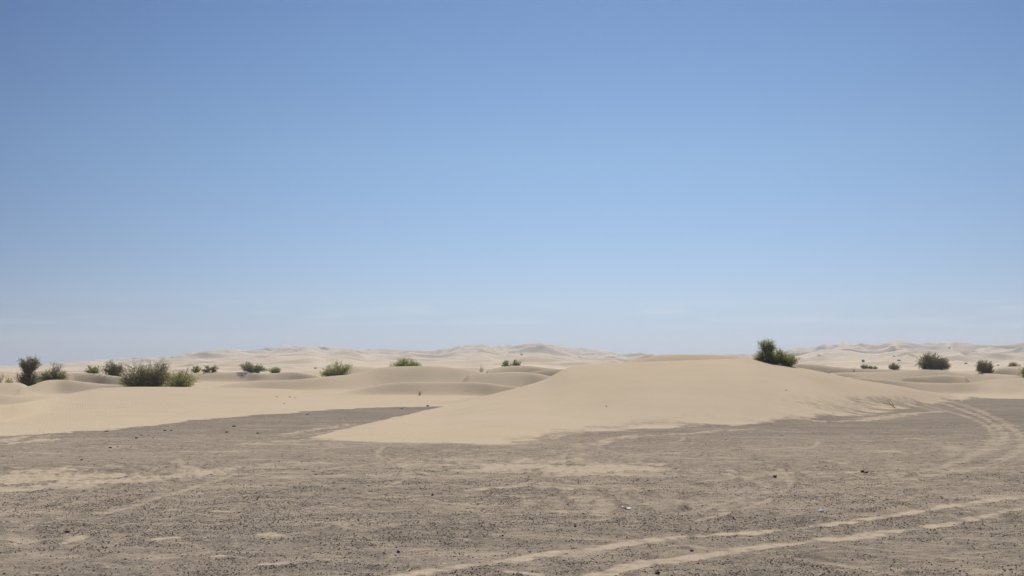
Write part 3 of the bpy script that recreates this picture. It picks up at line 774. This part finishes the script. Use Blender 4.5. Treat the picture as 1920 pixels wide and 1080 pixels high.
# white strip of plastic, its left end curled up off the ground
x, y = place_flat(1175, 955)
L = 17 / F_ * y
o = solid_sheet('plastic_strip', 14, 5, lambda u, v: ((u - .5) * L, (v - .5) * .05 + .008 * np.sin(5 * u), .012 + .024 * (1 - u) ** 2 + .006 * np.sin(7 * u + 2 * v)), .002, M_white)
o.location = (x, y, ground_z(x, y)); o.rotation_euler = (0, 0, R(-8)); tag(o, 'long white plastic strip with one end lifted, lying on wheel-marked gravel', 'litter')
# crumpled white bag, a low dome
x, y = place_flat(1540, 960)
w = 12 / F_ * y
def dome(u, v):
    a = u * 2 * math.pi; r = v
    k = 1 + .14 * np.sin(3 * a + 1) + .07 * np.sin(7 * a)
    return (np.cos(a) * r * k * w * .5, np.sin(a) * r * k * w * .42, (1 - r ** 2.4) * w * .34 * (1 + .15 * np.sin(5 * a + 6 * r)) + .004)
V, F = grid_sheet(29, 8, dome)
o = link('plastic_bag', mesh_from('plastic_bag', V, F, M_white, True)); o.location = (x, y, ground_z(x, y)); tag(o, 'small crumpled white plastic bag on dark gravel above the wheel tracks', 'litter')
for u, v, wp, lb in [(790, 867, 5, 'small bright white scrap on gravel in front of the big dune tip'), (397, 891, 6, 'small white scrap at the left end of a sandy streak'),
                     (1563, 775, 7, 'pale scrap lying on the dusty right skirt of the big dune'), (1065, 918, 7, 'thin pale scrap in the long light sand streak'),
                     (1803, 752, 5, 'tiny pale scrap by the far bend of the wheel tracks')]:
    x, y = place_flat(u, v); w = wp / F_ * y
    o = solid_sheet('litter_scrap', 7, 5, lambda a, b_: ((a - .5) * w + .1 * w * b_, (b_ - .5) * w * .5, .012 + w * .26 * np.sin(a * 3.1) * (.6 + .4 * np.sin(b_ * 5 + wp))), .003, M_white if wp < 7 else M_bone)
    o.location = (x, y, ground_z(x, y)); o.rotation_euler = (0, 0, .3 * wp); tag(o, lb, 'litter', 'scraps of litter on the flat')

# ------------------------------------------------------------------ tubes, twigs, leaves
def tubes(segs, sides=3):
    """segs: array (n, 8) = p0, p1, r0, r1 -> one mesh of tapered tubes."""
    S = np.array(segs, float); n = len(S); p0, p1, r0, r1 = S[:, :3], S[:, 3:6], S[:, 6], S[:, 7]
    d = p1 - p0; d /= np.linalg.norm(d, axis=1, keepdims=True) + 1e-9
    ref = np.where(np.abs(d[:, 2:3]) > .9, np.array([[1., 0, 0]]), np.array([[0, 0, 1.]]))
    a = np.cross(d, ref); a /= np.linalg.norm(a, axis=1, keepdims=True) + 1e-9; b_ = np.cross(d, a)
    V = []
    for p, r in ((p0, r0), (p1, r1)):
        for k in range(sides):
            t = 2 * math.pi * k / sides
            V.append(p + (a * math.cos(t) + b_ * math.sin(t)) * r[:, None])
    V = np.stack(V, 1)
    F = np.array([(k, (k + 1) % sides, sides + (k + 1) % sides, sides + k) for k in range(sides)])
    F = F[None] + (np.arange(n) * 2 * sides)[:, None, None]
    return V.reshape(-1, 3), F.reshape(-1, 4)

def bez(p0, p1, p2, t):
    return (1 - t) ** 2 * p0 + 2 * t * (1 - t) * p1 + t * t * p2

LEAFY = 1.5
def plant(name, label, cat, u, y, vb, vt, wpx, lobes, seed, leafmat, n_st=40, n_tw=9, n_lf=9, lsz=.048, group=None, trunk=False, parts=('stems', 'foliage'), spiky=1.0, sink=.0, barkmat=None):
    """lobes in units of plant width / height: (x, z centre, x radius, z radius, share)."""
    g = np.random.default_rng(seed); n_lf = int(n_lf * LEAFY); n_st = int(n_st * 1.15)
    x0 = at(u, vb, y)[0]
    zb = ground_z(x0, y); top = float(at(u, vt, y)[2]); Hh = max(top - zb, .15); Wd = wpx / F_ * y
    root = bpy.data.objects.new(name, None); C.objects.link(root); root.location = (x0, y, zb - sink)
    tag(root, label, cat, group)
    Hh += sink
    segs, LP, LD = [], [], []
    sh = np.array([l[4] for l in lobes], float); sh /= sh.sum()
    for i in range(n_st):
        lx, lz, rx, rz, _s = lobes[g.choice(len(lobes), p=sh)]
        while True:
            q = g.uniform(-1, 1, 3)
            if .35 < np.linalg.norm(q) < 1: break
        q = q / np.linalg.norm(q) * g.uniform(.70, 1.06)
        tgt = np.array([(lx + q[0] * rx) * Wd, q[1] * rx * Wd * .85, max((lz + q[2] * rz) * Hh, .04 * Hh)])
        if trunk and lz > .45:
            base = np.array([g.normal(0, .02) * Wd, g.normal(0, .02) * Wd, 0]); mid = np.array([lx * Wd * .8, 0, tgt[2] * .6])
        else:
            base = np.array([lx * Wd * .45 + g.normal(0, .06) * Wd, g.normal(0, .05) * Wd, 0.0])
            mid = base + (tgt - base) * .45 + np.array([0, 0, .18 * Hh * g.uniform(.3, 1.2)])
        ts = np.linspace(0, 1, 7); pts = np.array([bez(base, mid, tgt, t) for t in ts])
        pts[1:-1] += g.normal(0, .012 * Wd, (5, 3))
        pts[:, 2] = np.maximum(pts[:, 2], -.02)
        r0 = .010 * Hh + .006 if not trunk else .022 * Hh
        for k in range(6): segs.append((*pts[k], *pts[k + 1], r0 * (1 - k / 7), r0 * (1 - (k + 1) / 7)))
        for j in range(n_tw):
            t = g.uniform(.3, 1.0) if lz < .6 else g.uniform(.6, 1.0)
            k = min(int(t * 6), 5); fr = t * 6 - k; p = pts[k] + (pts[k + 1] - pts[k]) * fr
            d = (pts[k + 1] - pts[k]); d /= np.linalg.norm(d) + 1e-9
            d = d * .6 * spiky + g.normal(0, .7, 3) + np.array([0, 0, .35 * spiky]); d /= np.linalg.norm(d)
            ln = g.uniform(.10, .22) * min(Wd, Hh * 1.6)
            e = p + d * ln; e[2] = max(e[2], .01)
            segs.append((*p, *e, r0 * .28 + .001, .0018))
            if parts[-1] != 'foliage': 
                continue
            tt = g.uniform(.15, 1.12, n_lf)[:, None]
            LP.append(p + (e - p) * tt + g.normal(0, .025 * min(Wd, Hh), (n_lf, 3))); LD.append(np.repeat(d[None], n_lf, 0))
    V, F = tubes(segs)
    bm = barkmat or M_bark
    o = link(parts[0], mesh_from(parts[0], V, F, bm, True), root)
    if LP:
        P_ = np.concatenate(LP); D = np.concatenate(LD); n = len(P_)
        P_[:, 2] = np.maximum(P_[:, 2], .01)
        D = D + g.normal(0, .45, (n, 3)); D /= np.linalg.norm(D, axis=1, keepdims=True)
        S = np.cross(D, g.normal(0, 1, (n, 3))); S /= np.linalg.norm(S, axis=1, keepdims=True) + 1e-9
        ls = lsz * g.uniform(.6, 1.4, (n, 1)) * (y / 80)
        V = np.stack([P_, P_ + D * ls * .55 + S * ls * .30, P_ + D * ls * 1.25, P_ + D * ls * .55 - S * ls * .30], 1).reshape(-1, 3)
        F = np.arange(4 * n).reshape(-1, 4)
        tint = np.repeat(g.random(n), 4)
        link(parts[1], mesh_from(parts[1], V, F, leafmat, False, {'leaf_tint': tint}), root)
    return root

def leaf_mat(name, a, b2, c):
    m, nt, b = newmat(name, .6)
    t = N(nt, 'ShaderNodeAttribute', attribute_name='leaf_tint').outputs['Fac']
    pos = N(nt, 'ShaderNodeTexCoord').outputs['Object']
    col = rgbmix(nt, t, a, b2)
    col = rgbmix(nt, mrange(nt, noise(nt, pos, 2.2, 3), .5, .68), col, c)
    nt.links.new(col, b.inputs['Base Color'])
    tr = N(nt, 'ShaderNodeBsdfTranslucent'); nt.links.new(col, tr.inputs['Color'])
    mx = N(nt, 'ShaderNodeMixShader'); mx.inputs[0].default_value = .5
    nt.links.new(b.outputs[0], mx.inputs[1]); nt.links.new(tr.outputs[0], mx.inputs[2])
    nt.links.new(mx.outputs[0], nt.nodes['Material Output'].inputs[0])
    return m
M_bark = simple_mat('shrub_bark', (.13, .105, .062), .9, (.18, .145, .09), 20)
M_bark_grey = simple_mat('dead_bark', (.16, .13, .12), .9, (.22, .19, .17), 20)
M_dry = simple_mat('dry_grass', (.42, .32, .20), .9, (.32, .24, .15), 20)
L_dark = leaf_mat('dark_olive_leaf', (.135, .138, .045), (.235, .23, .075), (.16, .135, .055))
L_mid = leaf_mat('olive_leaf', (.22, .245, .055), (.37, .39, .10), (.26, .24, .08))
L_bright = leaf_mat('fresh_green_leaf', (.26, .31, .06), (.42, .47, .11), (.32, .34, .09))
L_grey = leaf_mat('grey_green_leaf', (.20, .205, .10), (.32, .32, .16), (.22, .19, .11))

D1 = [(0, .45, .42, .50, 1)]
DL = [(0, .36, .44, .58, 1)]
G = 'desert shrubs among the dunes'
two = [(-.25, .46, .25, .5, 1), (.24, .5, .26, .5, 1.1)]
plant('shrub', 'dark green shrub cut off by the left edge of the picture', 'shrub', -14, 88, 723, 692, 44, [(0, .5, .46, .5, 1)], 1, L_dark, 50, 10, 10, group=G)
plant('shrub', 'low fresh green shrub between the left edge and the tall tree', 'shrub', 17, 92, 716, 707, 19, D1, 2, L_bright, 26, 8, 8, group=G)
plant('tree', 'tall dark open-crowned tree at the left with bushy skirt', 'tree', 52, 82, 727, 671, 46,
      [(.02, .82, .40, .15, 1.9), (-.26, .32, .26, .20, .9), (.14, .24, .40, .26, 2.2)], 3, L_dark, 74, 12, 12, group=None, trunk=True, parts=('trunk', 'foliage'))
plant('shrub', 'broad dark shrub between the tall tree and the small dune crest', 'shrub', 98, 86, 718, 682, 52,
      [(.08, .5, .30, .48, 2), (-.28, .35, .22, .36, 1), (.42, .40, .16, .2, .4)], 4, L_dark, 70, 11, 11, group=G)
plant('shrub', 'small round shrub on the crest of a small dune at left', 'shrub', 172, 101.5, 702, 685, 29, [(0, .42, .42, .52, 2), (.3, .5, .2, .3, .4)], 5, L_mid, 36, 9, 9, group=G, sink=.15)
plant('shrub', 'medium shrub behind the left end of the widest dark shrub', 'shrub', 214, 101, 705, 680, 40, [(-.2, .5, .32, .5, 1), (.2, .5, .30, .5, 1)], 6, L_dark, 50, 10, 10, group=G)
plant('shrub', 'widest dark shrub with two rounded humps on the left dune crest', 'shrub', 275, 70, 727, 679, 96, two + [(-.05, .3, .42, .3, 1)], 7, L_dark, 120, 13, 13, group=G, lsz=.05)
plant('shrub', 'loose fan of thin green stems right of the widest dark shrub', 'shrub', 336, 69.5, 727, 691, 72, [(0, .45, .46, .52, 1)], 8, L_mid, 64, 10, 9, group=G)
plant('shrub', 'tiny pale green shrub, left one of a close pair on a far crest', 'shrub', 368, 131, 700, 687, 20, D1, 9, L_bright, 24, 8, 8, group=G)
plant('shrub', 'tiny darker shrub, right one of a close pair on a far crest', 'shrub', 393, 131, 700, 686, 32, [(-.2, .5, .3, .5, 1), (.3, .5, .2, .42, .6)], 10, L_mid, 36, 8, 8, group=G)
plant('shrub', 'grey green shrub on the far crest left of a low bright one', 'shrub', 475, 131, 700, 679, 48, [(-.2, .5, .30, .50, 1), (.22, .36, .28, .36, .8)], 11, L_grey, 56, 10, 9, group=G)
plant('shrub', 'low bright green shrub right of a taller grey green one', 'shrub', 515, 129.5, 701, 689, 31, D1, 12, L_bright, 34, 9, 9, group=G)
plant('shrub', 'spreading fan shaped green shrub standing alone left of centre', 'shrub', 633, 98.5, 708, 680, 62, [(0, .48, .44, .5, 2), (-.38, .15, .14, .14, .25)], 13, L_mid, 72, 10, 9, group=G)
plant('shrub', 'bright yellow green shrub spread along the long middle dune crest', 'shrub', 761, 104.5, 689, 673.5, 60, [(.02, .4, .32, .58, 2.4), (-.33, .25, .20, .42, 1), (.34, .18, .22, .34, 1)], 14, L_bright, 110, 9, 9, group=G, sink=.15)
plant('dead_shrub', 'small leafless greyish shrub between two middle dunes', 'dead shrub', 902, 122, 694, 682, 13, [(0, .55, .45, .45, 1)], 15, None, 30, 5, 0, parts=('stems',), barkmat=M_bark_grey)
plant('shrub', 'low green shrub, left one of two clumps left of the big dune', 'shrub', 949, 129, 688, 675.5, 19, DL, 16, L_bright, 28, 8, 8, group=G)
plant('shrub', 'low green shrub, right one of two clumps left of the big dune', 'shrub', 968, 129, 688, 676.5, 23, DL, 17, L_mid, 30, 8, 8, group=G)
plant('shrub', 'tall pointed shrub on the skyline of the big dune', 'shrub', 1440, 58, 679, 640, 62,
      [(-.03, .75, .19, .23, 1.7), (-.20, .27, .28, .27, 1.5), (.26, .26, .30, .29, 2.4)], 18, L_mid, 96, 12, 11, group=G, lsz=.046, sink=.1)
plant('shrub', 'lower rounded shrub touching the pointed one on the big dune skyline', 'shrub', 1476, 58, 689, 665.5, 48, [(0, .5, .44, .5, 1)], 19, L_mid, 56, 10, 10, group=G, sink=.05)
plant('dry_tuft', 'thin upright dry tuft right of the big dune', 'dry grass', 1601, 118, 696, 686, 8, [(0, .6, .4, .4, 1)], 20, None, 16, 3, 0, parts=('stems',), barkmat=M_bark)
plant('shrub', 'largest of a low row of three dark specks of scrub at right', 'shrub', 1621, 142, 691, 683.5, 15, D1, 21, L_grey, 20, 7, 8, group=G)
plant('shrub', 'middle and smallest of a low row of three dark specks of scrub', 'shrub', 1632, 142, 691, 685.5, 9, D1, 22, L_grey, 14, 6, 7, group=G)
plant('shrub', 'right end of a low row of three dark specks of scrub', 'shrub', 1641, 142, 691, 685.5, 10, D1, 23, L_grey, 14, 6, 7, group=G)
plant('shrub', 'small round grey green shrub left of the densest right hand bush', 'shrub', 1676, 141, 692.5, 681, 24, D1, 24, L_grey, 34, 8, 9, group=G)
plant('shrub', 'dense round dark green bush, largest at the right', 'shrub', 1750, 117.5, 695, 667, 57, [(-.08, .5, .42, .5, 2), (.3, .34, .22, .34, .7)], 25, L_dark, 100, 13, 12, group=G, lsz=.05)
plant('shrub', 'compact brownish dark bush right of the dense round one', 'shrub', 1847, 112, 699, 677, 33, [(-.06, .52, .40, .5, 2), (.3, .3, .2, .3, .5)], 26, L_dark, 70, 12, 11, group=G)
plant('shrub', 'low flat green bush near the right edge', 'shrub', 1901, 150, 691, 680, 24, D1, 27, L_mid, 34, 9, 9, group=G)
plant('shrub', 'bush cut off by the right edge of the picture', 'shrub', 1925, 118, 699, 684, 26, D1, 28, L_mid, 44, 9, 9, group=G)
plant('dry_tuft', 'pale dry grass tuft in the shaded hollow of the middle dune', 'dry grass', 787, 73.0, 738, 730.5, 12, [(0, .5, .45, .5, 1)], 29, None, 20, 2, 0, parts=('stems',), barkmat=M_dry)
for i, (u, y, vb, vt, w, lb) in enumerate([(430, 1400, 656, 653.5, 5, 'tiny dark speck of scrub on the distant left skyline'), (591, 300, 693, 690.5, 4, 'dark speck of scrub at the foot of distant dunes behind the lone fan shrub'),
     (978, 900, 668, 665.5, 4, 'dark speck of scrub high on the distant central dunes'), (1536, 900, 669, 666, 3.5, 'dark speck of scrub on distant dunes right of the big dune bushes'),
     (1676, 800, 672, 669, 3, 'dark speck of scrub up on the distant dunes above a small round shrub'), (1686, 700, 678, 675.5, 7, 'dotted line of scrub on distant dunes above a small round shrub'),
     (1619, 600, 681, 674, 4, 'thin speck of scrub above the row of three at right'), (1811, 400, 684, 682, 6, 'flat speck of scrub between the two dark bushes at right'),
     (1871, 380, 688, 685, 5, 'small brown scrub between the compact and the low flat bush at right'), (1781, 900, 654, 652, 4, 'tiny scrub near the distant skyline above the dense bush')]):
    # find the distance at which this sight line meets the far slopes
    dx, dy, dz = ray(u, vb)
    ys = np.arange(150, 2600, 5.0); xs = dx / dy * ys
    hz = terrain(xs, ys, SCALE)[0]; hit = np.nonzero(hz >= EYE + dz / dy * ys)[0]
    yy = float(ys[hit[0]]) + 1.5 if len(hit) else y
    plant('shrub', lb, 'shrub', u, yy, vb, vt, w, D1, 60 + i, L_grey, 14, 6, 6, group='tiny scrub on the distant dunes', lsz=.05)

# dead twig stuck in the dusty skirt of the big dune
def twig_object(name, label, u, v, pts2, rad, mat, cat='twig', lean=.0):
    x, y = place_flat(u, v)
    s_ = y / F_
    segs = []
    for line in pts2:
        L_ = [((a - u) * s_, lean * (v - b_) * s_, (v - b_) * s_) for a, b_ in line]
        for k in range(len(L_) - 1):
            r0, r1 = rad * (1 - .6 * k / (len(L_) - 1)), rad * (1 - .6 * (k + 1) / (len(L_) - 1))
            segs.append((*L_[k], *L_[k + 1], r0, r1))
    V, F = tubes(segs, 6)
    o = link(name, mesh_from(name, V, F, mat, True)); o.location = (x, y, ground_z(x, y) - .005)
    return tag(o, label, cat)
twig_object('twig', 'arched bare twig leaning out of the dusty right skirt of the big dune', 1679, 765,
            [[(1679, 765), (1674, 761.5), (1668, 758.5), (1662, 756.5), (1655, 756)], [(1675, 762), (1674.5, 758), (1672, 754), (1668, 751), (1663, 749.5)], [(1671, 760), (1668, 755), (1664, 752)]], .018, M_twig)
twig_object('stick', 'short black stick standing aslant in the gravel at lower left', 480.5, 938.5, [[(480, 939), (482, 935.5), (485, 932), (489.2, 928.3)]], .0075, M_wood, 'stick')

# ------------------------------------------------------------------ dusty air
hv = np.array([(a, b_, c) for c in (-6, 95) for a, b_ in ((-3100, -3100), (3100, -3100), (3100, 3100), (-3100, 3100))], float)
hf = np.array([(3, 2, 1, 0), (4, 5, 6, 7), (0, 1, 5, 4), (1, 2, 6, 5), (2, 3, 7, 6), (3, 0, 4, 7)])
hm = bpy.data.materials.new('haze'); hm.use_nodes = True
nt = hm.node_tree; nt.nodes.clear()
ho = nt.nodes.new('ShaderNodeOutputMaterial'); pv = nt.nodes.new('ShaderNodeVolumePrincipled')
pv.inputs['Color'].default_value = (.955, .975, 1, 1); pv.inputs['Density'].default_value = 0.00045; pv.inputs['Anisotropy'].default_value = 0.3
nt.links.new(pv.outputs[0], ho.inputs['Volume'])
o = link('haze', mesh_from('haze', hv, hf, hm)); o['kind'] = 'stuff'; o['label'] = 'thin dusty haze paling the distant dunes'; o['category'] = 'haze'
